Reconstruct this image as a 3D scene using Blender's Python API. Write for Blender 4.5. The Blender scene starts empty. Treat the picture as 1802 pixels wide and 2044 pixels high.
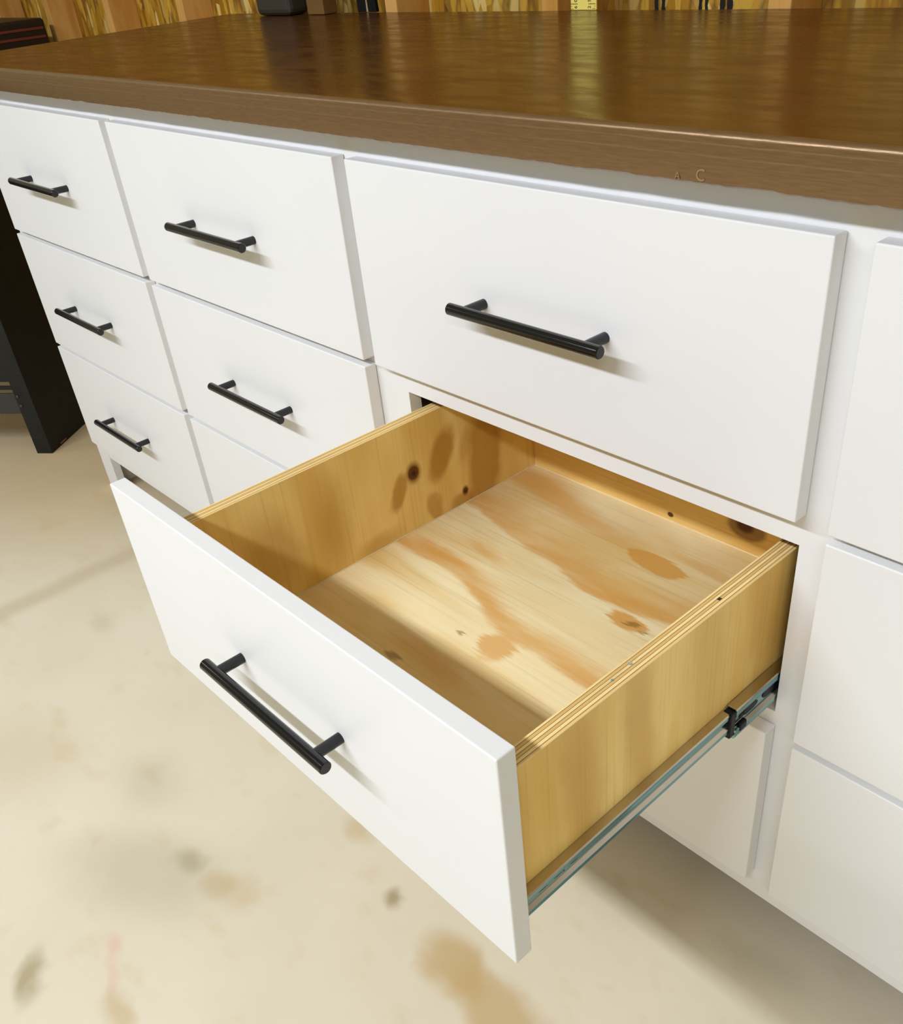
import bpy, bmesh, math, random
from mathutils import Matrix, Vector
random.seed(7)
sc = bpy.context.scene
COL = sc.collection
Z0 = 0.7675                       # floor is z = 0; layout heights below are given relative to Z0

# ------------------------------------------------------------------ camera
cam_d = bpy.data.cameras.new('camera'); cam = bpy.data.objects.new('camera', cam_d); COL.objects.link(cam)
R = ((0.68573571, 0.72346469, -0.07978339), (0.37925928, -0.44871957, -0.80920525), (-0.62123179, 0.52464235, -0.58208373))
rt, dn, fw = (Vector(r) for r in R)
M = Matrix.Identity(4)
for i in range(3):
    M[i][0] = rt[i]; M[i][1] = -dn[i]; M[i][2] = -fw[i]
M.translation = Vector((0.78898993, -0.64242845, 0.28352728 + Z0))
cam.matrix_world = M
cam_d.sensor_fit = 'HORIZONTAL'; cam_d.sensor_width = 36.0
cam_d.lens = 36.0 * 1839.06 / 1802
cam_d.shift_x = -(959.08 - 901) / 1802
cam_d.shift_y = (1164.2 - 1022) / 1802
cam_d.clip_start = 0.02
sc.camera = cam

# ------------------------------------------------------------------ world, lights, exposure
w = bpy.data.worlds.new('garage_ambient'); sc.world = w; w.use_nodes = True
bg = w.node_tree.nodes['Background']; bg.inputs[0].default_value = (1.0, 0.90, 0.55, 1); bg.inputs[1].default_value = 0.33

def area(name, loc, target, sx, sy, power, col):
    l = bpy.data.lights.new(name, 'AREA'); l.shape = 'RECTANGLE'; l.size = sx; l.size_y = sy; l.energy = power; l.color = col
    o = bpy.data.objects.new(name, l); COL.objects.link(o); o.location = loc
    o.rotation_euler = (Vector(target) - Vector(loc)).to_track_quat('-Z', 'Y').to_euler()
    return o
# ceiling shop light: twin tubes running along the bench, in front of it
area('shop_light', (-0.32, -1.9, 1.5 + Z0), (-0.32, -1.2, 0.0), 2.4, 0.13, 84, (0.81, 0.88, 1.0))
# the next fixture of the same row, further left
area('shop_light_far', (-3.2, -1.9, 1.5 + Z0), (-3.2, -1.2, 0.0), 1.3, 0.13, 13, (0.81, 0.88, 1.0))
# and the next one on the right
area('shop_light_near', (2.1, -1.9, 1.5 + Z0), (2.1, -1.2, 0.0), 1.3, 0.13, 24, (0.84, 0.89, 1.0))

sc.view_settings.view_transform = 'Standard'; sc.view_settings.look = 'None'
sc.view_settings.gamma = 1.0; sc.view_settings.use_curve_mapping = False
sc.view_settings.exposure = -0.11

# ------------------------------------------------------------------ node helper
def srgb(r, g, b):
    f = lambda c: (c / 255 / 12.92) if c / 255 <= 0.04045 else ((c / 255 + 0.055) / 1.055) ** 2.4
    return (f(r), f(g), f(b), 1)

class NT:
    def __init__(s, name):
        s.m = bpy.data.materials.new(name); s.m.use_nodes = True
        s.t = s.m.node_tree; s.n = s.t.nodes; s.b = s.n['Principled BSDF']
        s.oc = None
    def link(s, a, b): s.t.links.new(a, b)
    def set(s, sock, v):
        if hasattr(v, 'is_output') or isinstance(v, bpy.types.NodeSocket): s.link(v, sock)
        else: sock.default_value = v
    def coord(s, kind='Object'):
        if s.oc is None: s.oc = s.n.new('ShaderNodeTexCoord')
        return s.oc.outputs[kind]
    def sep(s, v):
        n = s.n.new('ShaderNodeSeparateXYZ'); s.link(v, n.inputs[0]); return n.outputs
    def comb(s, x, y, z=0.0):
        n = s.n.new('ShaderNodeCombineXYZ')
        for i, a in enumerate((x, y, z)): s.set(n.inputs[i], a)
        return n.outputs[0]
    def math(s, op, a, b=0.0, c=0.0, clamp=False):
        n = s.n.new('ShaderNodeMath'); n.operation = op; n.use_clamp = clamp
        s.set(n.inputs[0], a); s.set(n.inputs[1], b); s.set(n.inputs[2], c); return n.outputs[0]
    def scale(s, v, xyz):
        n = s.n.new('ShaderNodeVectorMath'); n.operation = 'MULTIPLY'; s.link(v, n.inputs[0]); n.inputs[1].default_value = xyz
        return n.outputs[0]
    def noise(s, v, scale, detail=3, rough=0.55, dist=0.0, out=0):
        n = s.n.new('ShaderNodeTexNoise'); s.link(v, n.inputs['Vector']); n.inputs['Scale'].default_value = scale
        n.inputs['Detail'].default_value = detail; n.inputs['Roughness'].default_value = rough; n.inputs['Distortion'].default_value = dist
        return n.outputs[out]
    def smooth(s, v, a, b, lo=0.0, hi=1.0):
        n = s.n.new('ShaderNodeMapRange'); n.interpolation_type = 'SMOOTHSTEP'
        s.set(n.inputs[0], v); n.inputs[1].default_value = a; n.inputs[2].default_value = b
        n.inputs[3].default_value = lo; n.inputs[4].default_value = hi; return n.outputs[0]
    def mix(s, f, a, b, mode='MIX'):
        n = s.n.new('ShaderNodeMix'); n.data_type = 'RGBA'; n.blend_type = mode
        s.set(n.inputs[0], f); s.set(n.inputs[6], a); s.set(n.inputs[7], b); return n.outputs[2]
    def ramp(s, v, stops, interp='LINEAR'):
        n = s.n.new('ShaderNodeValToRGB'); n.color_ramp.interpolation = interp; s.link(v, n.inputs[0])
        e = n.color_ramp.elements
        while len(e) < len(stops): e.new(0.5)
        for el, (p, c) in zip(e, stops): el.position = p; el.color = c
        return n.outputs[0]
    def ellipse(s, a, b, ca, cb, ra, rb, soft=0.25, rot=0.0):
        da = s.math('SUBTRACT', a, ca); db = s.math('SUBTRACT', b, cb)
        c, sn = math.cos(rot), math.sin(rot)
        p = s.math('ADD', s.math('MULTIPLY', da, c), s.math('MULTIPLY', db, sn))
        q = s.math('SUBTRACT', s.math('MULTIPLY', db, c), s.math('MULTIPLY', da, sn))
        p = s.math('DIVIDE', p, ra); q = s.math('DIVIDE', q, rb)
        d = s.math('SQRT', s.math('ADD', s.math('MULTIPLY', p, p), s.math('MULTIPLY', q, q)))
        return s.smooth(d, 1 + soft, 1 - soft)
    def curve(s, x, x0, x1, y0, y1, pts):
        f = s.math('DIVIDE', s.math('SUBTRACT', x, x0), x1 - x0, clamp=True)
        n = s.n.new('ShaderNodeFloatCurve'); s.link(f, n.inputs[1])
        c = n.mapping.curves[0]; n.mapping.use_clip = False
        P = [((px - x0) / (x1 - x0), (py - y0) / (y1 - y0)) for px, py in pts]
        c.points[0].location = P[0]; c.points[1].location = P[-1]
        for q in P[1:-1]: c.points.new(*q)
        n.mapping.update()
        return s.math('ADD', s.math('MULTIPLY', n.outputs[0], y1 - y0), y0)
    def bump(s, h, strength, dist):
        n = s.n.new('ShaderNodeBump'); n.inputs['Strength'].default_value = strength; n.inputs['Distance'].default_value = dist
        s.link(h, n.inputs['Height']); s.link(n.outputs[0], s.b.inputs['Normal'])
    def out(s, col=None, rough=None, metal=None, spec=None):
        if col is not None: s.set(s.b.inputs['Base Color'], col)
        if rough is not None: s.set(s.b.inputs['Roughness'], rough)
        if metal is not None: s.set(s.b.inputs['Metallic'], metal)
        if spec is not None: s.set(s.b.inputs['Specular IOR Level'], spec)
        return s.m

def plain(name, col, rough=0.5, metal=0.0, nscale=40, var=0.08, spec=0.5, bump=0.0):
    t = NT(name); f = t.noise(t.coord(), nscale)
    d = tuple(c * (1 - var * 2) for c in col[:3]) + (1,)
    l = tuple(min(1, c * (1 + var)) for c in col[:3]) + (1,)
    t.out(t.mix(f, d, l), rough, metal, spec)
    if bump: t.bump(t.noise(t.coord(), nscale * 12), bump, 0.001)
    return t.m

# ------------------------------------------------------------------ materials
WHITE = plain('white_cabinet_paint', (0.80, 0.79, 0.775, 1), 0.42, nscale=6, var=0.012, spec=0.4, bump=0.06)
RAWIN = plain('raw_cabinet_interior', srgb(150, 128, 92), 0.7, nscale=14, var=0.12)
BLACK = plain('black_bar_metal', (0.004, 0.004, 0.005, 1), 0.13, 0.0, nscale=300, var=0.2, spec=0.5)
BLACKSTEEL = plain('black_painted_steel', (0.010, 0.010, 0.009, 1), 0.55, 0.0, nscale=25, var=0.3, spec=0.35)
GREYSTEEL = plain('dark_grey_steel', (0.035, 0.034, 0.030, 1), 0.5, nscale=30, var=0.2)
CHIP = plain('bare_chipped_edge', srgb(150, 110, 80), 0.8)
BLACKPL = plain('black_plastic', (0.005, 0.005, 0.008, 1), 0.4, nscale=80, spec=0.2)
REDTRIM = plain('dull_red_trim', srgb(120, 50, 40), 0.4)
DARKBOX = plain('dark_grey_case', srgb(58, 50, 38), 0.6, nscale=9, var=0.2)

def mat_zinc():
    t = NT('zinc_plated_steel'); v = t.coord()
    z = t.sep(v)
    n = t.noise(t.scale(v, (60, 1.5, 60)), 3, 1)
    c = t.ramp(n, [(0.32, srgb(66, 124, 142)), (0.52, srgb(112, 158, 164)), (0.72, srgb(176, 188, 178))])
    return t.out(c, 0.18, 1.0)
ZINC = mat_zinc()
ZINC_TOP = plain('plain_zinc_flange', srgb(196, 186, 168), 0.28, 1.0, nscale=60, var=0.06)

def mat_worktop():
    t = NT('dark_brown_gloss_top'); v = t.coord()
    g = t.noise(t.scale(v, (1.2, 14, 8)), 5, 5, 0.6, 0.6)
    big = t.noise(t.scale(v, (1.0, 2.2, 1)), 2.2, 3)
    c = t.mix(g, srgb(46, 20, 1), srgb(92, 50, 4))
    c = t.mix(t.smooth(big, 0.35, 0.75), c, srgb(88, 54, 12))
    r = t.smooth(t.noise(t.scale(v, (3, 9, 3)), 4, 3), 0.3, 0.75, 0.20, 0.34)
    return t.out(c, r, 0.0, 0.5)
TOP = mat_worktop()

def mat_edge():
    t = NT('bronze_painted_edge'); v = t.coord(); x, y, z = t.sep(v)
    n = t.noise(t.scale(v, (14, 60, 160)), 4, 4)
    c = t.mix(n, srgb(104, 78, 46), srgb(140, 108, 70))
    wob = t.math('MULTIPLY', t.math('SUBTRACT', t.noise(t.scale(v, (1, 0, 0)), 9, 4), 0.5), 0.004)
    zz = t.math('ADD', z, wob)
    def line(zc, w, seed):
        d = t.math('ABSOLUTE', t.math('SUBTRACT', zz, zc))
        on = t.smooth(t.noise(t.scale(v, (1, 0.0, 0.0)), 3.0 + seed, 2), 0.35, 0.55)
        return t.math('MULTIPLY', t.smooth(d, w, 0.0), on)
    h = t.math('ADD', line(0.1322 + Z0, 0.0009, 0.3), line(0.1402 + Z0, 0.0006, 1.1))
    h = t.math('ADD', h, t.math('MULTIPLY', line(0.1250 + Z0, 0.0006, 2.3), 0.4))
    fine = t.math('MULTIPLY', t.noise(t.scale(v, (20, 20, 500)), 3, 3), 0.5)
    t.bump(t.math('ADD', h, fine), 0.22, 0.0008)
    c = t.mix(t.math('MULTIPLY', h, 0.12), c, srgb(180, 145, 100))
    return t.out(c, 0.30, 0.45, 0.6)
EDGE = mat_edge()

def wood_base(t, v, along, pale, mid, fine=1.0):
    sc_ = {'x': (1.6, 26, 26), 'y': (26, 1.6, 26), 'z': (26, 26, 1.6)}[along]
    fn = {'x': (5, 260, 260), 'y': (260, 5, 260), 'z': (260, 260, 5)}[along]
    lo = {'x': (1.2, 5, 5), 'y': (5, 1.2, 5), 'z': (5, 5, 1.2)}[along]
    a = t.noise(t.scale(v, lo), 2.2, 3, 0.5, 0.7)
    b = t.noise(t.scale(v, sc_), 1.0, 4, 0.6, 0.2)
    c = t.mix(t.smooth(t.math('ADD', t.math('MULTIPLY', a, 0.75), t.math('MULTIPLY', b, 0.25)), 0.36, 0.66), pale, mid)
    f = t.noise(t.scale(v, fn), 1.0, 2)
    c = t.mix(t.smooth(f, 0.48, 0.8, 0.0, 0.20 * fine), c, srgb(150, 104, 44))
    return c, f

# drawer box layout (relative to the open drawer root placed at XO)
XO = Vector((0.17905, -0.355, -0.392 + Z0))          # root: middle of the drawer's bottom at the back of the front panel
def mat_drawer_bottom():
    t = NT('plywood_drawer_bottom'); v = t.coord(); x, y, z = t.sep(v)
    x = t.math('ADD', x, XO.x); y = t.math('ADD', y, XO.y)
    pale, mid, band = srgb(250, 232, 184), srgb(234, 200, 130), srgb(220, 158, 66)
    c, f = wood_base(t, v, 'x', pale, mid)
    nz = t.math('SUBTRACT', t.noise(t.scale(v, (5, 22, 5)), 2.0, 5, 0.6), 0.5)
    nf = t.math('SUBTRACT', t.noise(t.scale(v, (4, 160, 4)), 2.0, 4, 0.6), 0.5)
    yd = t.math('ADD', y, t.math('MULTIPLY', nz, 0.032)); xd = t.math('ADD', t.math('ADD', x, t.math('MULTIPLY', nz, 0.03)), t.math('MULTIPLY', nf, 0.024))
    yd = t.math('ADD', yd, t.math('MULTIPLY', nf, 0.007))
    amp = t.smooth(t.noise(t.scale(v, (6, 30, 6)), 1.5, 4), 0.25, 0.7, 0.55, 1.0)
    # band towards the back: sharp near side, fading away
    yc = t.curve(x, -0.08, 0.45, -0.2, 0.2, [(-0.08, 0.056), (0.0, 0.043), (0.074, 0.024), (0.163, 0.014), (0.224, 0.0), (0.279, 0.004), (0.34, 0.015), (0.45, 0.03)])
    d = t.math('SUBTRACT', yd, yc)
    m = t.math('MULTIPLY', t.smooth(d, -0.005, 0.004), t.smooth(d, 0.075, 0.006))
    c = t.mix(t.math('MULTIPLY', t.math('MULTIPLY', m, amp), 0.85), c, band)
    # band in the middle, weaker behind
    yc = t.curve(x, -0.08, 0.45, -0.2, 0.2, [(-0.08, -0.075), (-0.036, -0.078), (0.048, -0.072), (0.12, -0.09), (0.20, -0.116), (0.254, -0.116), (0.317, -0.122), (0.45, -0.13)])
    d = t.math('SUBTRACT', yd, yc)
    m = t.math('MULTIPLY', t.smooth(d, -0.008, 0.004), t.smooth(d, 0.042, 0.010))
    c = t.mix(t.math('MULTIPLY', t.math('MULTIPLY', m, amp), 0.8), c, band)
    for (a, b, ra, rb, s, k) in ((0.2397, 0.0934, 0.042, 0.017, 0.10, 0.8), (0.2852, -0.0135, 0.026, 0.012, 0.2, 0.85), (0.208, -0.140, 0.022, 0.022, 0.25, 0.7),
                                 (0.03, -0.055, 0.05, 0.010, 0.6, 0.6), (0.10, 0.12, 0.10, 0.016, 0.8, 0.6), (0.0, 0.15, 0.08, 0.02, 0.8, 0.7), (0.30, 0.12, 0.05, 0.008, 0.8, 0.5),
                                 (0.06, -0.02, 0.03, 0.008, 0.8, 0.5), (0.17, -0.20, 0.06, 0.01, 0.8, 0.5)):
        c = t.mix(t.math('MULTIPLY', t.ellipse(xd, yd, a, b, ra, rb, s, -0.12), k), c, band)
    for (a, b, r) in ((0.2925, -0.014, 0.004), (0.310, -0.021, 0.0026), (0.16, -0.148, 0.003), (0.135, -0.222, 0.006), (0.25, -0.24, 0.004)):
        c = t.mix(t.math('MULTIPLY', t.ellipse(xd, yd, a, b, r * 1.7, r, 0.5), 0.55), c, srgb(110, 70, 25))
    t.bump(f, 0.08, 0.001)
    return t.out(c, 0.55, 0, 0.3)
def mat_drawer_side(name, knots):
    t = NT(name); v = t.coord(); x, y, z = t.sep(v)
    y = t.math('ADD', y, XO.y); z = t.math('ADD', z, XO.z - Z0)
    pale, mid, dark = srgb(248, 216, 136), srgb(230, 188, 100), srgb(184, 130, 38)
    c, f = wood_base(t, v, 'z', pale, mid)
    nz = t.math('SUBTRACT', t.noise(t.scale(v, (5, 14, 9)), 2.5, 5, 0.6), 0.5)
    yd = t.math('ADD', y, t.math('MULTIPLY', nz, 0.02)); zd = t.math('ADD', z, t.math('MULTIPLY', nz, 0.015))
    if knots:
        for (a, b, ra, rb, s, rot, k) in ((0.015, -0.266, 0.018, 0.036, 0.3, -0.45, 0.8), (-0.060, -0.290, 0.011, 0.026, 0.3, -0.4, 0.75), (0.09, -0.30, 0.030, 0.07, 0.25, -0.1, 0.75),
                                          (-0.005, -0.335, 0.012, 0.022, 0.3, 0.3, 0.6), (0.045, -0.347, 0.022, 0.012, 0.4, 0.0, 0.7), (-0.16, -0.29, 0.022, 0.06, 0.8, 0.0, 0.55),
                                          (-0.24, -0.285, 0.03, 0.05, 0.6, 0.3, 0.5), (0.06, -0.265, 0.010, 0.03, 0.6, -0.5, 0.35), (-0.10, -0.345, 0.03, 0.012, 0.6, 0, 0.45)):
            c = t.mix(t.math('MULTIPLY', t.ellipse(yd, zd, a, b, ra, rb, s, rot), k), c, dark)
        for (a, b, r) in ((-0.033, -0.2723, 0.0085), (0.049, -0.335, 0.0042)):
            c = t.mix(t.ellipse(y, z, a, b, r * 1.25, r * 1.6, 0.45), c, srgb(140, 92, 28))
            c = t.mix(t.ellipse(y, z, a, b, r, r * 1.05, 0.2), c, srgb(96, 58, 14))
            c = t.mix(t.ellipse(y, z, a + 0.0006, b - 0.001, r * 0.35, r * 0.4, 0.6), c, srgb(50, 26, 4))
    else:
        for (a, b, ra, rb, k) in ((-0.27, -0.28, 0.02, 0.12, 0.5), (-0.20, -0.28, 0.018, 0.12, 0.5), (-0.10, -0.28, 0.03, 0.12, 0.4), (-0.02, -0.27, 0.02, 0.12, 0.35)):
            c = t.mix(t.math('MULTIPLY', t.ellipse(yd, zd, a, b, ra, rb, 0.7, 0.1), k), c, srgb(196, 144, 62))
    t.bump(f, 0.08, 0.001)
    return t.out(c, 0.55, 0, 0.3)
def mat_drawer_back():
    t = NT('plywood_drawer_back'); v = t.coord(); x, y, z = t.sep(v)
    x = t.math('ADD', x, XO.x); z = t.math('ADD', z, XO.z - Z0)
    c, f = wood_base(t, v, 'x', srgb(244, 208, 130), srgb(226, 178, 90))
    c = t.mix(t.ellipse(x, z, 0.1965, -0.3439, 0.0045, 0.0035, 0.3), c, srgb(90, 52, 14))
    c = t.mix(t.math('MULTIPLY', t.ellipse(x, z, 0.3055, -0.3207, 0.026, 0.016, 0.2), 0.75), c, srgb(120, 76, 24))
    c = t.mix(t.ellipse(x, z, 0.303, -0.318, 0.012, 0.009, 0.4), c, srgb(88, 52, 14))
    t.bump(f, 0.08, 0.001)
    return t.out(c, 0.55, 0, 0.3)
def mat_ply_edge(axis, c0, thick):
    """edge of plywood: seven plies across the thickness"""
    t = NT('plywood_edge_' + axis); v = t.coord(); o = t.sep(v)
    a = o[0] if axis == 'x' else o[1]
    run = (3, 3, 3)
    wob = t.math('MULTIPLY', t.math('SUBTRACT', t.noise(v, 6, 2), 0.5), 0.0008)
    k = t.math('DIVIDE', t.math('SUBTRACT', t.math('ADD', a, wob), c0), thick)
    light, mid, drk, line = srgb(244, 214, 150), srgb(218, 178, 108), srgb(158, 116, 66), srgb(112, 76, 34)
    stops = [(0.0, light), (0.125, light), (0.135, line), (0.155, line), (0.165, mid), (0.30, mid), (0.31, line), (0.325, line), (0.335, light), (0.47, light), (0.48, line), (0.50, line), (0.51, mid), (0.64, mid), (0.65, line), (0.665, line), (0.675, light), (0.82, light), (0.83, line), (0.85, line), (0.86, mid), (1.0, light)]
    c = t.ramp(k, stops)
    n = t.noise(t.scale(v, (200, 8, 200) if axis == 'x' else (8, 200, 200)), 1.0, 4)
    c = t.mix(t.smooth(n, 0.5, 0.8, 0, 0.35), c, srgb(140, 98, 48))
    return t.out(c, 0.7, 0, 0.2)
WBOT = mat_drawer_bottom(); WLEFT = mat_drawer_side('plywood_knotted_side', True); WRIGHT = mat_drawer_side('plywood_plain_side', False); WBACK = mat_drawer_back()
EDGE_L = mat_ply_edge('x', -0.060 - XO.x, 0.018)
EDGE_R = bpy.data.materials.get(mat_ply_edge('x', 0.434 - XO.x, 0.018).name)

def mat_floor():
    t = NT('stained_concrete'); v = t.coord(); x, y, z = t.sep(v)
    n1 = t.noise(v, 3.2, 4, 0.5); n2 = t.noise(t.scale(v, (1, 1.6, 1)), 9, 3); n3 = t.noise(v, 22, 3)
    base = t.mix(n1, srgb(206, 194, 167), srgb(226, 216, 193))
    base = t.mix(t.smooth(n2, 0.55, 0.8, 0, 0.55), base, srgb(205, 183, 142))
    base = t.mix(t.smooth(n3, 0.60, 0.85, 0, 0.25), base, srgb(190, 176, 150))
    nd = t.math('SUBTRACT', t.noise(v, 12, 3), 0.5)
    xd = t.math('ADD', x, t.math('MULTIPLY', nd, 0.05)); yd = t.math('ADD', y, t.math('MULTIPLY', nd, 0.05))
    tan, grey, brn, pink = srgb(190, 160, 108), srgb(176, 166, 140), srgb(150, 132, 90), srgb(214, 172, 150)
    for (a, b, ra, rb, s, rot, k, c) in (
            (-0.1603, -0.4316, 0.022, 0.016, 0.8, 0, 0.6, brn), (-0.0952, -0.4222, 0.024, 0.018, 0.7, 0, 0.5, tan), (-0.06, -0.408, 0.03, 0.025, 0.5, 0, 0.25, tan),
            (0.1008, -0.2686, 0.014, 0.014, 0.8, 0, 0.75, brn), (0.235, -0.275, 0.055, 0.032, 0.45, 0.0, 0.75, tan), (0.335, -0.283, 0.10, 0.032, 0.5, -0.1, 0.75, tan),
            (-0.1514, -0.6679, 0.035, 0.013, 0.8, -0.4, 0.7, brn), (-0.115, -0.568, 0.018, 0.012, 0.8, 0, 0.55, pink), (-0.075, -0.59, 0.03, 0.008, 0.8, -0.4, 0.45, pink),
            (-0.1911, -0.4848, 0.11, 0.06, 0.7, 0.5, 0.45, grey), (-0.0293, -0.2327, 0.025, 0.015, 0.8, 0, 0.45, tan), (-0.0235, -0.6095, 0.03, 0.018, 0.7, -0.3, 0.55, tan),
            (-0.5739, -0.5188, 0.10, 0.06, 0.9, 0, 0.25, tan), (-0.8026, -0.2682, 0.03, 0.02, 0.8, 0, 0.3, grey), (-0.35, -0.40, 0.06, 0.04, 0.8, 0, 0.3, grey),
            (-1.55, 0.0, 0.50, 0.32, 0.8, 0, 0.65, tan), (0.30, -0.06, 0.06, 0.03, 0.8, 0, 0.25, grey), (0.5, -0.02, 0.05, 0.02, 0.8, 0, 0.3, grey)):  # broad tan tint puts the ground shadow near the stand into the colour
        base = t.mix(t.math('MULTIPLY', t.ellipse(xd, yd, a, b, ra, rb, s, rot), k), base, c)
    # soft darker band crossing the floor
    d = t.math('ABSOLUTE', t.math('SUBTRACT', t.math('ADD', x, t.math('MULTIPLY', nd, 0.02)), -1.0))
    base = t.mix(t.smooth(d, 0.045, 0.006, 0, 0.5), base, srgb(186, 166, 130))
    t.bump(n3, 0.03, 0.002)
    return t.out(base, 0.6, 0, 0.3)
FLOOR = mat_floor()

def mat_osb():
    t = NT('oriented_strand_board'); v = t.coord(); x, y, z = t.sep(v)
    nd = t.noise(v, 9, 2, out=1)
    vv = t.n.new('ShaderNodeVectorMath'); vv.operation = 'MULTIPLY_ADD'; t.link(nd, vv.inputs[0]); vv.inputs[1].default_value = (0.03, 0, 0.08); t.link(v, vv.inputs[2])
    vo = t.n.new('ShaderNodeTexVoronoi'); vo.inputs['Scale'].default_value = 1.0; vo.inputs['Randomness'].default_value = 1.0
    t.link(t.scale(vv.outputs[0], (62, 1, 17)), vo.inputs['Vector'])
    r = t.sep(vo.outputs['Color'])[0]
    c = t.ramp(r, [(0.0, srgb(140, 92, 16)), (0.25, srgb(194, 140, 34)), (0.5, srgb(214, 168, 62)), (0.75, srgb(172, 122, 22)), (1.0, srgb(236, 204, 124))])
    f = t.noise(t.scale(v, (160, 1, 14)), 1.0, 4)
    c = t.mix(t.smooth(f, 0.5, 0.8, 0, 0.6), c, srgb(110, 72, 22))
    e = t.smooth(vo.outputs['Distance'], 0.55, 0.8, 0, 0.6)
    c = t.mix(e, c, srgb(96, 60, 18))
    # black stencilled marks along the lower sheet
    nn = t.noise(t.scale(v, (120, 1, 90)), 1.0, 3)
    for (a, wd) in ((-0.369, 0.0052), (-0.354, 0.0048), (-0.278, 0.0050), (-0.266, 0.0040), (-0.235, 0.0062), (-0.221, 0.0062)):
        d = t.math('ABSOLUTE', t.math('SUBTRACT', x, 0.789 + 0.9635 * (a - 0.789)))
        mk = t.math('MULTIPLY', t.smooth(t.math('ADD', d, t.math('MULTIPLY', nn, 0.006)), wd + 0.0026, wd + 0.0012), t.smooth(z, 0.20 + Z0, 0.19 + Z0))
        c = t.mix(mk, c, srgb(28, 24, 20))
    return t.out(c, 0.6, 0, 0.3)
OSB = mat_osb()
def mat_stud():
    t = NT('pine_stud'); v = t.coord()
    c, f = wood_base(t, v, 'z', srgb(226, 174, 100), srgb(200, 142, 60))
    return t.out(c, 0.6, 0, 0.3)
STUD = mat_stud()
TAPEY = plain('yellow_rule_face', srgb(252, 230, 118), 0.35, nscale=12, var=0.02)
INK = plain('black_print', (0.01, 0.008, 0.004, 1), 0.5)
INK2 = plain('olive_print', srgb(150, 128, 10), 0.5)

# ------------------------------------------------------------------ geometry helpers
def add_bm_box(bm, x0, x1, y0, y1, z0, z1, bev=0.0, seg=2, mi=0):
    vs = [bm.verts.new((x, y, z)) for z in (z0, z1) for y in (y0, y1) for x in (x0, x1)]
    fs = [bm.faces.new([vs[i] for i in q]) for q in ((0, 2, 3, 1), (4, 5, 7, 6), (0, 1, 5, 4), (1, 3, 7, 5), (3, 2, 6, 7), (2, 0, 4, 6))]
    for f in fs: f.material_index = mi
    if bev > 0:
        es = {e for f in fs for e in f.edges}
        bmesh.ops.bevel(bm, geom=list(es), offset=bev, segments=seg, affect='EDGES', profile=0.5)
    return fs
def mk(name, bm, mats, parent=None, smooth=False, loc=None):
    bmesh.ops.recalc_face_normals(bm, faces=bm.faces)
    me = bpy.data.meshes.new(name); bm.to_mesh(me); bm.free()
    for m in (mats if isinstance(mats, (list, tuple)) else [mats]): me.materials.append(m)
    if smooth:
        for p in me.polygons: p.use_smooth = True
        try: me.set_sharp_from_angle(angle=math.radians(14))
        except Exception: pass
    o = bpy.data.objects.new(name, me); COL.objects.link(o)
    if parent: o.parent = parent
    if loc: o.location = loc
    return o
def box(name, x0, x1, y0, y1, z0, z1, mat, parent=None, bev=0.0012, seg=2, rel=True):
    """z given relative to Z0 ; parented meshes are stored relative to their root"""
    L = Vector(parent['org']) if parent is not None and 'org' in parent else Vector((0, 0, 0))
    bm = bmesh.new(); zo = Z0 if rel else 0.0
    add_bm_box(bm, x0 - L.x, x1 - L.x, y0 - L.y, y1 - L.y, z0 + zo - L.z, z1 + zo - L.z, bev, seg)
    return mk(name, bm, mat, parent, smooth=bev > 0)
def root(name, loc, label, cat, group=None, kind=None):
    o = bpy.data.objects.new(name, None); o.empty_display_size = 0.05; COL.objects.link(o); o.location = loc
    o['org'] = tuple(loc)
    tag(o, label, cat, group, kind); return o
def tag(o, label=None, cat=None, group=None, kind=None):
    if label: o['label'] = label
    if cat: o['category'] = cat
    if group: o['group'] = group
    if kind: o['kind'] = kind
    return o
def cyl(bm, p0, p1, r, n=20, chamfer=0.0, mi=0):
    p0, p1 = Vector(p0), Vector(p1); ax = (p1 - p0).normalized()
    u = ax.orthogonal().normalized(); v = ax.cross(u)
    L = (p1 - p0).length
    prof = [(0, r - chamfer), (chamfer, r), (L - chamfer, r), (L, r - chamfer)] if chamfer else [(0, r), (L, r)]
    rings = [[bm.verts.new(p0 + ax * a + (u * math.cos(2 * math.pi * i / n) + v * math.sin(2 * math.pi * i / n)) * rr) for i in range(n)] for a, rr in prof]
    fs = []
    for A, B in zip(rings, rings[1:]):
        for i in range(n): fs.append(bm.faces.new((A[i], A[(i + 1) % n], B[(i + 1) % n], B[i])))
    fs.append(bm.faces.new(rings[0][::-1])); fs.append(bm.faces.new(rings[-1]))
    for f in fs: f.material_index = mi
    return fs
def prism(bm, pts, z0, z1):
    a = [bm.verts.new((x, y, z0)) for x, y in pts]; b = [bm.verts.new((x, y, z1)) for x, y in pts]
    n = len(pts)
    bm.faces.new(a[::-1]); bm.faces.new(b)
    for i in range(n): bm.faces.new((a[i], a[(i + 1) % n], b[(i + 1) % n], b[i]))
def text_mesh(name, s, size, depth, mat, parent, loc, rot):
    cu = bpy.data.curves.new(name + '_c', 'FONT'); cu.body = s; cu.size = size; cu.extrude = depth; cu.align_x = 'CENTER'; cu.align_y = 'CENTER'
    cu.resolution_u = 3
    to = bpy.data.objects.new(name + '_t', cu); COL.objects.link(to)
    dg = bpy.context.evaluated_depsgraph_get(); dg.update()
    me = bpy.data.meshes.new_from_object(to.evaluated_get(dg)); me.name = name
    bpy.data.objects.remove(to); me.materials.clear(); me.materials.append(mat)
    o = bpy.data.objects.new(name, me); COL.objects.link(o); o.parent = parent; o.location = loc; o.rotation_euler = rot
    return o

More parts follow.
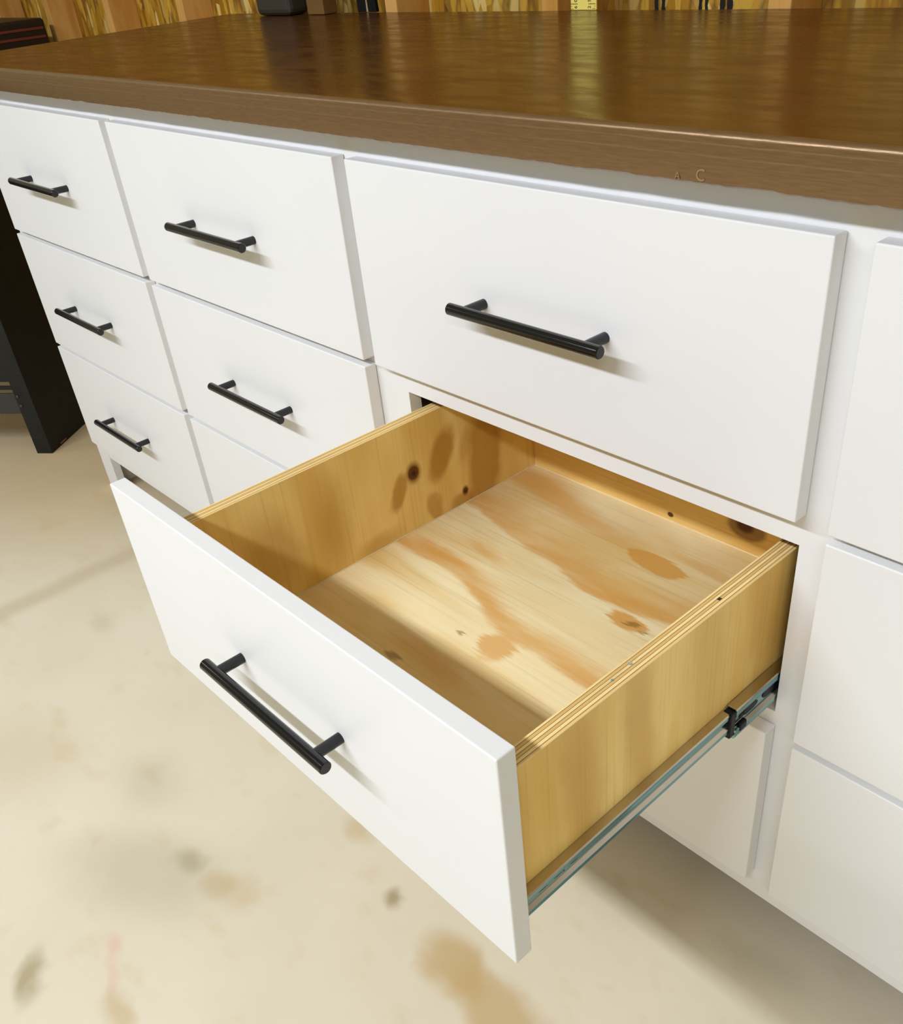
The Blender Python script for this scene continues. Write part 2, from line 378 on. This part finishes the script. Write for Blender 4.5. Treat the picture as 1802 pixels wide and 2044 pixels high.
# ------------------------------------------------------------------ setting: floor, stud wall
bm = bmesh.new(); add_bm_box(bm, -5.5, 4.0, -4.5, 1.1, -0.12, 0.0)
tag(mk('floor', bm, FLOOR), 'cream concrete garage floor with soft brown stains', kind='structure')
YW = 0.7185; YO = 0.8043
WX = lambda x: 0.789 + 0.9635 * (x - 0.789)
bm = bmesh.new(); add_bm_box(bm, -5.5, 4.0, YO, YO + 0.012, 0.0, 2.9)
wall = tag(mk('wall_back', bm, OSB), 'yellow strand board wall between pine studs behind the worktop', kind='structure')
for xs in (-3.745, -3.29, -2.83, -2.372, -1.918, -1.464, -1.009, -0.557, -0.095, 0.36, 0.815, 1.27):
    box('stud', WX(xs), WX(xs) + 0.0372, YW, YO, -Z0, 2.9 - Z0, STUD, wall, 0.002)

# ------------------------------------------------------------------ drawer cabinet
T = 0.0178
cab = root('drawer_cabinet', (0, 0.3, 0), 'long white face-frame cabinet of drawers on legs under the brown worktop', 'cabinet')
XL, XR = -1.3418, 1.155
zt, zr, zs = 0.1108, -0.668, -0.678
def C(name, *a, mat=WHITE, bev=0.0, label=None):
    o = box(name, *a, mat, cab, bev)
    if label: o['label'] = label
    return o
# stiles (the outer ones run down to the floor as legs)
C('stile', XL, -1.2814, 0, T, -Z0, zt); C('stile', XR - 0.06, XR, 0, T, -Z0, zt)
for a, b in ((-0.765, -0.690), (-0.170, -0.0732), (0.4652, 0.535)):
    C('stile', a, b, 0, T, zr, zt)
# rails between stiles
spans = ((-1.2814, -0.765), (-0.690, -0.170), (-0.0732, 0.4652), (0.535, XR - 0.06))
for a, b in spans:
    C('rail', a, b, 0.0, T, 0.055, zt); C('rail', a, b, 0.0, T, -0.1832, -0.125)
    C('rail', a, b, 0.0, T, -0.428, -0.384); C('rail', a, b, 0.0, T, zr, -0.605)
C('bottom_strip', -1.2814, XR - 0.06, 0.0025, T + 0.012, zs, zr - 0.0004)
# carcass
C('side_panel', XL, XL + T, T, 0.62, -Z0, zt, mat=WHITE); C('side_panel', XR - T, XR, T, 0.62, -Z0, zt, mat=WHITE)
for xm in (-0.737, -0.1305, 0.487):
    C('divider', xm - 0.009, xm + 0.009, T, 0.60, zr + 0.004, zt - 0.002, mat=RAWIN)
C('back_panel', XL + T, XR - T, 0.603, 0.62, zr, zt - 0.002, mat=RAWIN)
C('bottom_panel', XL + T, XR - T, T + 0.013, 0.60, zs, zr, mat=RAWIN)
for i, xb in enumerate((-0.68, 0.0, 0.60)):
    C('back_leg', xb, xb + 0.06, 0.56, 0.60, -Z0, zs - 0.0005)

# ------------------------------------------------------------------ worktop
RIM = plain('stamp_rim_highlight', srgb(158, 128, 86), 0.35, 0.2, nscale=200)  # lighter bronze paints the rim highlights of the letters into their colour
def worktop():
    o = root('worktop', (0, 0.3, 0.1112 + Z0), 'dark glossy brown worktop slab with bronze painted front edge', 'worktop')
    L = Vector(o['org'])
    y0, y1, z0, z1, r = -0.033, 0.7136, 0.1112 + Z0, 0.1488 + Z0, 0.0055
    prof = [(y1, z0), (y1, z1)]                     # top is first material, front second
    nx = 420; xa, xb = -1.4063, 1.30
    arc = [(y0 + r - r * math.sin(a), z1 - r + r * math.cos(a)) for a in [math.radians(q) for q in range(0, 91, 9)]]
    prof = [(y1, z0), (y1, z1 - 0.002), (y1 - 0.002, z1)] + [(y0 + 0.03, z1)] + arc + [(y0, z0 + 0.020), (y0 + 0.0002, z0 + 0.006), (y0 + 0.0008, z0 + 0.0016), (y0 + 0.0035, z0), (y0 + 0.02, z0)]
    npf = len(prof); bm = bmesh.new(); rows = []
    rn = random.Random(3); j1 = 0.0; j2 = 0.0
    for i in range(nx + 1):
        u = i / nx; x = xa + (xb - xa) * u
        j1 = 0.75 * j1 + rn.uniform(-0.0004, 0.0004); j2 = 0.6 * j2 + rn.uniform(-0.0003, 0.0003)
        ring = []
        for k, (y, z) in enumerate(prof):
            sh = -0.135 * (y - y0) / (y1 - y0) * (1 - u)
            dz = dy = 0.0
            if npf - 4 <= k <= npf - 2: dz = abs(j1) * (1.6 if k > npf - 4 else 0.7); dy = j2 * 0.8
            if 4 <= k <= 13: dy = 0.15 * j2
            ring.append(bm.verts.new((x + sh - L.x, y + dy - L.y, z + dz - L.z)))
        rows.append(ring)
    for A, B in zip(rows, rows[1:]):
        for k in range(npf):
            f = bm.faces.new((A[k], A[(k + 1) % npf], B[(k + 1) % npf], B[k]))
            f.material_index = 1 if 5 <= k <= npf - 2 else 0
    bm.faces.new(rows[0][::-1]); bm.faces.new(rows[-1])
    s = mk('slab', bm, [TOP, EDGE], o, smooth=True)
    # raised stamped letters under the paint
    for ch, x, z, sz in (('A', 0.3429, 0.1160, 0.0070), ('C', 0.3635, 0.1181, 0.0120)):
        text_mesh('stamped_letter', ch, sz, 0.0004, RIM, o, (x - L.x, y0 - 0.0001 - L.y, z + Z0 - L.z), (math.radians(90), 0, 0))
    return o
# the slab's coordinates are stored relative to its root, the edge material expects world heights
wt = worktop()
for c in wt.children:
    if c.name.startswith('slab'):
        for v_ in c.data.vertices: v_.co.z += wt['org'][2]; v_.co.y += wt['org'][1]
    else:
        c.location.z += wt['org'][2]; c.location.y += wt['org'][1]
wt.location = (0, 0, 0); wt['org'] = (0, 0, 0)

# ------------------------------------------------------------------ drawers
XC = {'A': (-1.3068, -0.7348), 'B': (-0.7118, -0.1334), 'C': (-0.1099, 0.4680), 'D': (0.4969, 1.0747)}
ZR = {1: (-0.1506, 0.0858), 2: (-0.3918, -0.1593), 3: (-0.6345, -0.4000)}
P_OPEN = 0.3728 - T
def bar_mesh():
    bm = bmesh.new(); cyl(bm, (-0.1005, -0.0300, 0), (0.1005, -0.0300, 0), 0.0062, 28, 0.0009)
    o = mk('handle', bm, BLACK, None, smooth=True); me = o.data; bpy.data.objects.remove(o); return me
def post_mesh():
    bm = bmesh.new(); cyl(bm, (0, 0.0004, 0), (0, -0.0275, 0), 0.0054, 28, 0.0)
    o = mk('post', bm, BLACK, None, smooth=True); me = o.data; bpy.data.objects.remove(o); return me
BAR, POST = bar_mesh(), post_mesh()
LABELS = {
    ('A', 1): 'closed white drawer at the top of the leftmost column, beside black steel frame',
    ('A', 2): 'closed white middle drawer of the leftmost column',
    ('A', 3): 'closed white bottom drawer of the leftmost column, above the leg opening',
    ('B', 1): 'closed white top drawer between leftmost column and the drawer above the open one',
    ('B', 2): 'closed white middle drawer just left of the open plywood drawer',
    ('B', 3): 'closed white bottom drawer of second column, partly hidden behind the open drawer',
    ('C', 1): 'large closed white top drawer directly above the open drawer',
    ('C', 3): 'closed white bottom drawer beneath the open drawer and its metal slide',
    ('D', 1): 'closed white top drawer cut off at the right edge of the picture',
    ('D', 2): 'closed white middle drawer at right, beside the opening of the pulled out drawer',
    ('D', 3): 'closed white bottom drawer at right, lowest on the right picture edge'}
def drawer(col, row):
    x0, x1 = XC[col]; z0, z1 = ZR[row]; op = (col, row) == ('C', 2)
    yb = -P_OPEN if op else -0.0006
    loc = ((x0 + x1) / 2, yb, z0 + Z0)
    if op: loc = (XO.x, XO.y, XO.z)
    d = root('drawer', loc, 'open white-fronted drawer with plywood box pulled out on metal slides' if op else LABELS[(col, row)], 'drawer', 'white drawers of the bench cabinet')
    box('front_panel', x0, x1, yb - T, yb, z0, z1, WHITE, d, 0.0013, 3)
    if op: d.children[0]['label'] = 'white painted drawer front'
    h = bpy.data.objects.new('handle', BAR); COL.objects.link(h); h.parent = d; h['label'] = 'black round bar handle'
    xc = (x0 + x1) / 2 + (-0.006 if col == 'A' else 0.0) + (0.004 if op else 0); zc = (z0 + z1) / 2 - 0.0012
    h.location = (xc - loc[0], yb - T - loc[1], zc + Z0 - loc[2])
    for s in (-1, 1):
        p = bpy.data.objects.new('post', POST); COL.objects.link(p); p.parent = h; p.location = (s * 0.0803, 0, 0)
    return d
DR = {}
for col in 'ABCD':
    for row in (1, 2, 3):
        DR[(col, row)] = drawer(col, row)

# plywood box of the open drawer
od = DR[('C', 2)]
def ply(name, x0, x1, y0, y1, z0, z1, face, edge, label):
    L = XO; bm = bmesh.new()
    fs = add_bm_box(bm, x0 - L.x, x1 - L.x, y0 - L.y, y1 - L.y, z0 + Z0 - L.z, z1 + Z0 - L.z, 0.0005, 1)
    bmesh.ops.recalc_face_normals(bm, faces=bm.faces)
    for f in bm.faces:
        if f.normal.z > 0.5 or (abs(f.normal.y) > 0.5 and abs(x1 - x0) < 0.05): f.material_index = 1
    o = mk(name, bm, [face, edge], od); o['label'] = label; return o
BX0, BX1, ZB, ZTOP, YF, YB = -0.060, 0.452, -0.3615, -0.203, -0.3548, 0.200
ply('side_panel', BX0, BX0 + 0.018, YF, YB, ZB, ZTOP, WLEFT, EDGE_L, 'knotty plywood side with striped top edge')
ply('side_panel', BX1 - 0.018, BX1, YF, YB, ZB, ZTOP, WRIGHT, EDGE_R, 'plain plywood side with striped top edge')
ply('box_back', BX0 + 0.0182, BX1 - 0.0182, YB - 0.018, YB, ZB, ZTOP, WBACK, WBACK, 'plywood back of the drawer box')
ply('box_front', BX0 + 0.0182, BX1 - 0.0182, YF, YF + 0.018, ZB, ZTOP, WBACK, WBACK, 'plywood inner front of the drawer box')
ply('box_bottom', BX0 + 0.0182, BX1 - 0.0182, YF + 0.0182, YB - 0.0182, -0.3612, -0.353, WBOT, WBOT, 'pale plywood drawer bottom with orange grain')
# thin pale glue beads where the bottom meets the box walls
GLUE = plain('dried_glue', srgb(240, 222, 180), 0.5)
def bead(x0, x1, y0, y1):
    bm = bmesh.new(); add_bm_box(bm, x0 - XO.x, x1 - XO.x, y0 - XO.y, y1 - XO.y, -0.353 + Z0 - XO.z, -0.3519 + Z0 - XO.z, 0.0004, 1); mk('glue_bead', bm, GLUE, od)
bead(BX0 + 0.0181, BX0 + 0.0195, YF + 0.02, YB - 0.0182); bead(BX0 + 0.02, BX1 - 0.0182, YB - 0.0195, YB - 0.0182)
# slides
def channel(bm, xi, xo, y0, y1, z0, z1, th=0.0012, lip=0.006):
    """C channel: web on the outer side xo, flanges reaching back to xi, with a raised bead"""
    pts = [(xi, z1), (xo - 0.001, z1), (xo, z1 - 0.0015), (xo, z1 - lip), (xo - 0.003, z1 - lip - 0.003), (xo - 0.003, z0 + lip + 0.003), (xo, z0 + lip), (xo, z0 + 0.0015), (xo - 0.001, z0), (xi, z0),
           (xi, z0 + th), (xo - 0.002 - th, z0 + th), (xo - 0.003 - th, z0 + lip), (xo - 0.003 - th, z1 - lip), (xo - 0.002 - th, z1 - th), (xi, z1 - th)]
    A = [bm.verts.new((x - XO.x, y0 - XO.y, z + Z0 - XO.z)) for x, z in pts]; B = [bm.verts.new((x - XO.x, y1 - XO.y, z + Z0 - XO.z)) for x, z in pts]
    n = len(pts)
    for i in range(n): bm.faces.new((A[i], A[(i + 1) % n], B[(i + 1) % n], B[i]))
    bm.faces.new(A); bm.faces.new(B[::-1])
def flange(bm):
    bm.normal_update()
    for f in bm.faces:
        if abs(f.normal.z) > 0.5: f.material_index = 1
def slide(mirror):
    f = (lambda x: (BX0 + BX1) - x) if mirror else (lambda x: x)
    bm = bmesh.new(); channel(bm, f(0.4524), f(0.4612) if not mirror else f(0.4612), -0.3515, 0.15, -0.3605, -0.3350)
    flange(bm); s = mk('drawer_slide', bm, [ZINC, ZINC_TOP], od); s['label'] = 'zinc plated telescopic slide'
    bm = bmesh.new()
    if mirror: channel(bm, f(0.4530), f(0.4640), -0.0715, 0.20, -0.3700, -0.3325)
    else: channel(bm, 0.4530, 0.4640, -0.0715, 0.20, -0.3700, -0.3325, 0.0012, 0.0085)
    flange(bm); m = mk('slide_rail', bm, [ZINC, ZINC_TOP], s); m['label'] = 'outer zinc slide rail'
    def sub(name, x0, x1, y0, y1, z0, z1, mat, bev=0.0006):
        bm = bmesh.new(); a, b = sorted((f(x0), f(x1)))
        add_bm_box(bm, a - XO.x, b - XO.x, y0 - XO.y, y1 - XO.y, z0 + Z0 - XO.z, z1 + Z0 - XO.z, bev, 2)
        return mk(name, bm, mat, s, smooth=True)
    sub('ball_retainer', 0.4532, 0.4632, -0.0785, -0.0700, -0.3660, -0.3345, BLACKPL, 0.0012)['label'] = 'black plastic ball cage end'
    sub('ball_retainer', 0.4600, 0.4652, -0.0640, -0.0520, -0.3660, -0.3560, BLACKPL, 0.002)
    sub('release_tab', 0.4612, 0.4648, -0.0690, -0.0640, -0.3665, -0.3590, ZINC, 0.001)
    # oval slots and screw heads
    def disc(name, y, z, ry, rz, x, mat, th=0.0007, tilt=0.0):
        bm = bmesh.new(); n = 16; ct, st = math.cos(tilt), math.sin(tilt)
        pts = []
        for i in range(n):
            c, sn = math.cos(2 * math.pi * i / n), math.sin(2 * math.pi * i / n)
            cy = (abs(c) ** 0.7) * (1 if c > 0 else -1) * ry; cz = sn * rz
            pts.append((cy * ct - cz * st, cy * st + cz * ct))
        A = [bm.verts.new((f(x) - XO.x, y + a - XO.y, z + b + Z0 - XO.z)) for a, b in pts]
        B = [bm.verts.new((f(x + th) - XO.x, y + a - XO.y, z + b + Z0 - XO.z)) for a, b in pts]
        bm.faces.new(A); bm.faces.new(B[::-1])
        for i in range(n): bm.faces.new((A[i], A[(i + 1) % n], B[(i + 1) % n], B[i]))
        return mk(name, bm, mat, s)
    disc('slot', -0.043, -0.3500, 0.0125, 0.0040, 0.4609, BLACKPL)
    disc('slot', -0.010, -0.3500, 0.0125, 0.0050, 0.4609, BLACKPL)
    disc('slot', -0.0575, -0.3500, 0.004, 0.0026, 0.4609, BLACKPL)
    for y, r in ((-0.312, 0.0055), (-0.293, 0.0045), (-0.330, 0.0055)):
        disc('slot', y, -0.3455, r, 0.0012, 0.4581, BLACKPL)
    bm = bmesh.new(); cyl(bm, (f(0.4576) - XO.x, -0.3035 - XO.y, -0.3462 + Z0 - XO.z), (f(0.4597) - XO.x, -0.3035 - XO.y, -0.3462 + Z0 - XO.z), 0.0026, 12)
    mk('screw', bm, ZINC, s, smooth=True)
slide(False); slide(True)
# small screw heads and a nail mark in the top edge of the right side
for x, y, r in ((0.4405, -0.2018, 0.0017), (0.4425, -0.226, 0.0012)):
    bm = bmesh.new(); cyl(bm, (x - XO.x, y - XO.y, ZTOP + Z0 - XO.z - 0.0005), (x - XO.x, y - XO.y, ZTOP + Z0 - XO.z + 0.0004), r, 10)
    mk('screw', bm, ZINC, od, smooth=True)
bm = bmesh.new(); add_bm_box(bm, 0.4425 - XO.x, 0.4455 - XO.x, -0.0885 - XO.y, -0.0845 - XO.y, ZTOP + Z0 - XO.z, ZTOP + Z0 - XO.z + 0.0002); mk('nail_hole', bm, INK, od)

# ------------------------------------------------------------------ black steel frame left of the cabinet
def steel_frame():
    O = Vector((-1.633, -0.028, 0)); ang = math.atan2(-0.614, -0.789)
    st = root('steel_stand', O, 'black riveted steel stand with thick leg, left of the cabinet', 'stand')
    st.rotation_euler = (0, 0, ang)                  # local +x runs left along the stand's face, local -y into it
    def B(name, x0, x1, y0, y1, z0, z1, m=BLACKSTEEL, bev=0.0015, par=None):
        bm = bmesh.new(); add_bm_box(bm, x0, x1, y0, y1, z0, z1, bev, 2); return mk(name, bm, m, par or st, smooth=True)
    def leg(x0, sgn):
        bm = bmesh.new()
        pts = [(x0, 0), (x0 + sgn * 0.044, 0), (x0 + sgn * 0.044, -0.005), (x0 + sgn * 0.005, -0.005), (x0 + sgn * 0.005, -0.22), (x0, -0.22)]
        prism(bm, pts, 0.0, 0.82); return mk('leg', bm, BLACKSTEEL, st)
    l1 = leg(0.0, 1); leg(0.95, -1)
    B('crossbar', 0.036, 0.914, -0.012, -0.0055, 0.112, 0.168, GREYSTEEL)
    B('crossbar', 0.036, 0.914, -0.012, -0.0055, 0.178, 0.188, BLACKSTEEL)
    B('body_panel', 0.006, 0.944, -0.21, -0.0065, 0.199, 0.80, BLACKSTEEL)
    for z in (0.136, 0.162):
        bm = bmesh.new(); bmesh.ops.create_icosphere(bm, subdivisions=2, radius=0.0045, matrix=Matrix.Translation((0.036, 0.001, z)) @ Matrix.Diagonal((1, 0.6, 1, 1)))
        mk('rivet', bm, GREYSTEEL, l1, smooth=True)
    B('chipped_edge', -0.0006, 0.0008, -0.075, -0.045, 0.004, 0.0075, CHIP, 0.0004, l1)
    return st
steel_frame()

# ------------------------------------------------------------------ things along the wall behind the worktop
ZT = 0.1488 + Z0
tp = root('measuring_rule', (WX(-0.454), YW - 0.0025, ZT), 'yellow rule with black numbers standing upright against the stud wall', 'ruler')
bm = bmesh.new(); add_bm_box(bm, -0.028, 0.028, -0.0015, 0.0015, 0.0005, 0.42, 0.0006, 2); mk('blade', bm, TAPEY, tp, smooth=True)
for zz in [0.0092 + 0.020 * k for k in range(8)]:
    for x0, x1 in ((-0.0272, -0.0125), (0.011, 0.0262)):
        bm = bmesh.new(); add_bm_box(bm, x0, x1, -0.0018, -0.0014, zz - 0.0006, zz + 0.0006); mk('tick', bm, INK2, tp)
    for x0, x1, dz in ((-0.0272, -0.0215, -0.0070), (0.0195, 0.0262, -0.0066), (-0.0272, -0.0245, -0.0035), (0.0235, 0.0262, -0.0033)):
        bm = bmesh.new(); add_bm_box(bm, x0, x1, -0.0018, -0.0014, zz + dz - 0.0004, zz + dz + 0.0004); mk('tick', bm, INK2, tp)
for x, ch, z_ in ((-0.0165, '6', 0.0046), (-0.0165, '0', 0.0138), (0.0135, '2', 0.0046), (0.0135, '5', 0.0138)):
    text_mesh('numeral', ch, 0.0088, 0.0002, INK, tp, (x, -0.0017, z_), (math.radians(90), math.radians(-90), 0))

hb = root('hanging_strap', (WX(-1.059), YW - 0.0055, ZT), 'pair of black straps with a pale seam hanging behind the worktop', 'strap')
for x0, x1, dx in ((-0.031, -0.004, -0.004), (0.003, 0.030, -0.004)):
    bm = bmesh.new(); vs = add_bm_box(bm, x0, x1, -0.004, 0.004, 0.0008, 0.45, 0.001, 2)
    for v_ in bm.verts: v_.co.x += dx * v_.co.z / 0.03 * 0.6 if v_.co.z > 0.3 else 0
    mk('strap_band', bm, BLACKPL, hb, smooth=True)
bm = bmesh.new(); add_bm_box(bm, -0.004, 0.003, -0.003, 0.003, 0.0008, 0.40, 0.0005, 1); mk('seam', bm, plain('pale_seam', srgb(170, 150, 105), 0.6), hb)

gc = root('grey_case', (WX(-1.338), 0.683, ZT), 'blurred dark grey case standing at the back of the worktop', 'case')
bm = bmesh.new(); add_bm_box(bm, -0.066, 0.066, -0.03, 0.025, 0.0006, 0.26, 0.012, 3); mk('body', bm, DARKBOX, gc, smooth=True)
bm = bmesh.new(); add_bm_box(bm, -0.067, 0.067, -0.031, -0.0005, 0.19, 0.196, 0.001, 1); mk('lid_seam', bm, BLACKPL, gc)
bm = bmesh.new(); add_bm_box(bm, -0.03, 0.03, -0.008, 0.008, 0.26, 0.285, 0.006, 2); mk('carry_handle', bm, BLACKPL, gc, smooth=True)
bk = root('wooden_block', (WX(-1.195), 0.69, ZT), 'narrow dark brown block beside the dark grey case', 'block')
bm = bmesh.new(); add_bm_box(bm, -0.030, 0.030, -0.018, 0.018, 0.0006, 0.20, 0.002, 2); mk('board', bm, plain('dark_brown_wood', srgb(120, 84, 34), 0.6, nscale=20, var=0.15), bk, smooth=True)  # dark brown board, tone varied slightly by noise
bm = bmesh.new(); add_bm_box(bm, -0.031, 0.031, -0.0186, 0.0186, 0.12, 0.135, 0.001, 1); mk('band', bm, BLACKPL, bk)

tc = root('tool_chest', (-2.87, 0.478, 0), 'dark tool chest with dull red trim lines beyond the worktop end', 'tool chest')
bm = bmesh.new(); add_bm_box(bm, -0.25, 0.25, -0.20, 0.20, 0.03, 0.915, 0.01, 3); mk('body', bm, plain('near_black_enamel', srgb(30, 18, 10), 0.5), tc, smooth=True)
for z_ in (0.885, 0.862, 0.70, 0.52, 0.30):
    bm = bmesh.new(); add_bm_box(bm, -0.24, 0.253, -0.205, 0.19, z_, z_ + 0.007, 0.001, 1); mk('trim_line', bm, REDTRIM, tc)
for sx in (-1, 1):
    for sy in (-1, 1):
        bm = bmesh.new(); cyl(bm, (sx * 0.2 - 0.012, sy * 0.15, 0.016), (sx * 0.2 + 0.012, sy * 0.15, 0.016), 0.016, 14, 0.002); mk('caster', bm, BLACKPL, tc, smooth=True)
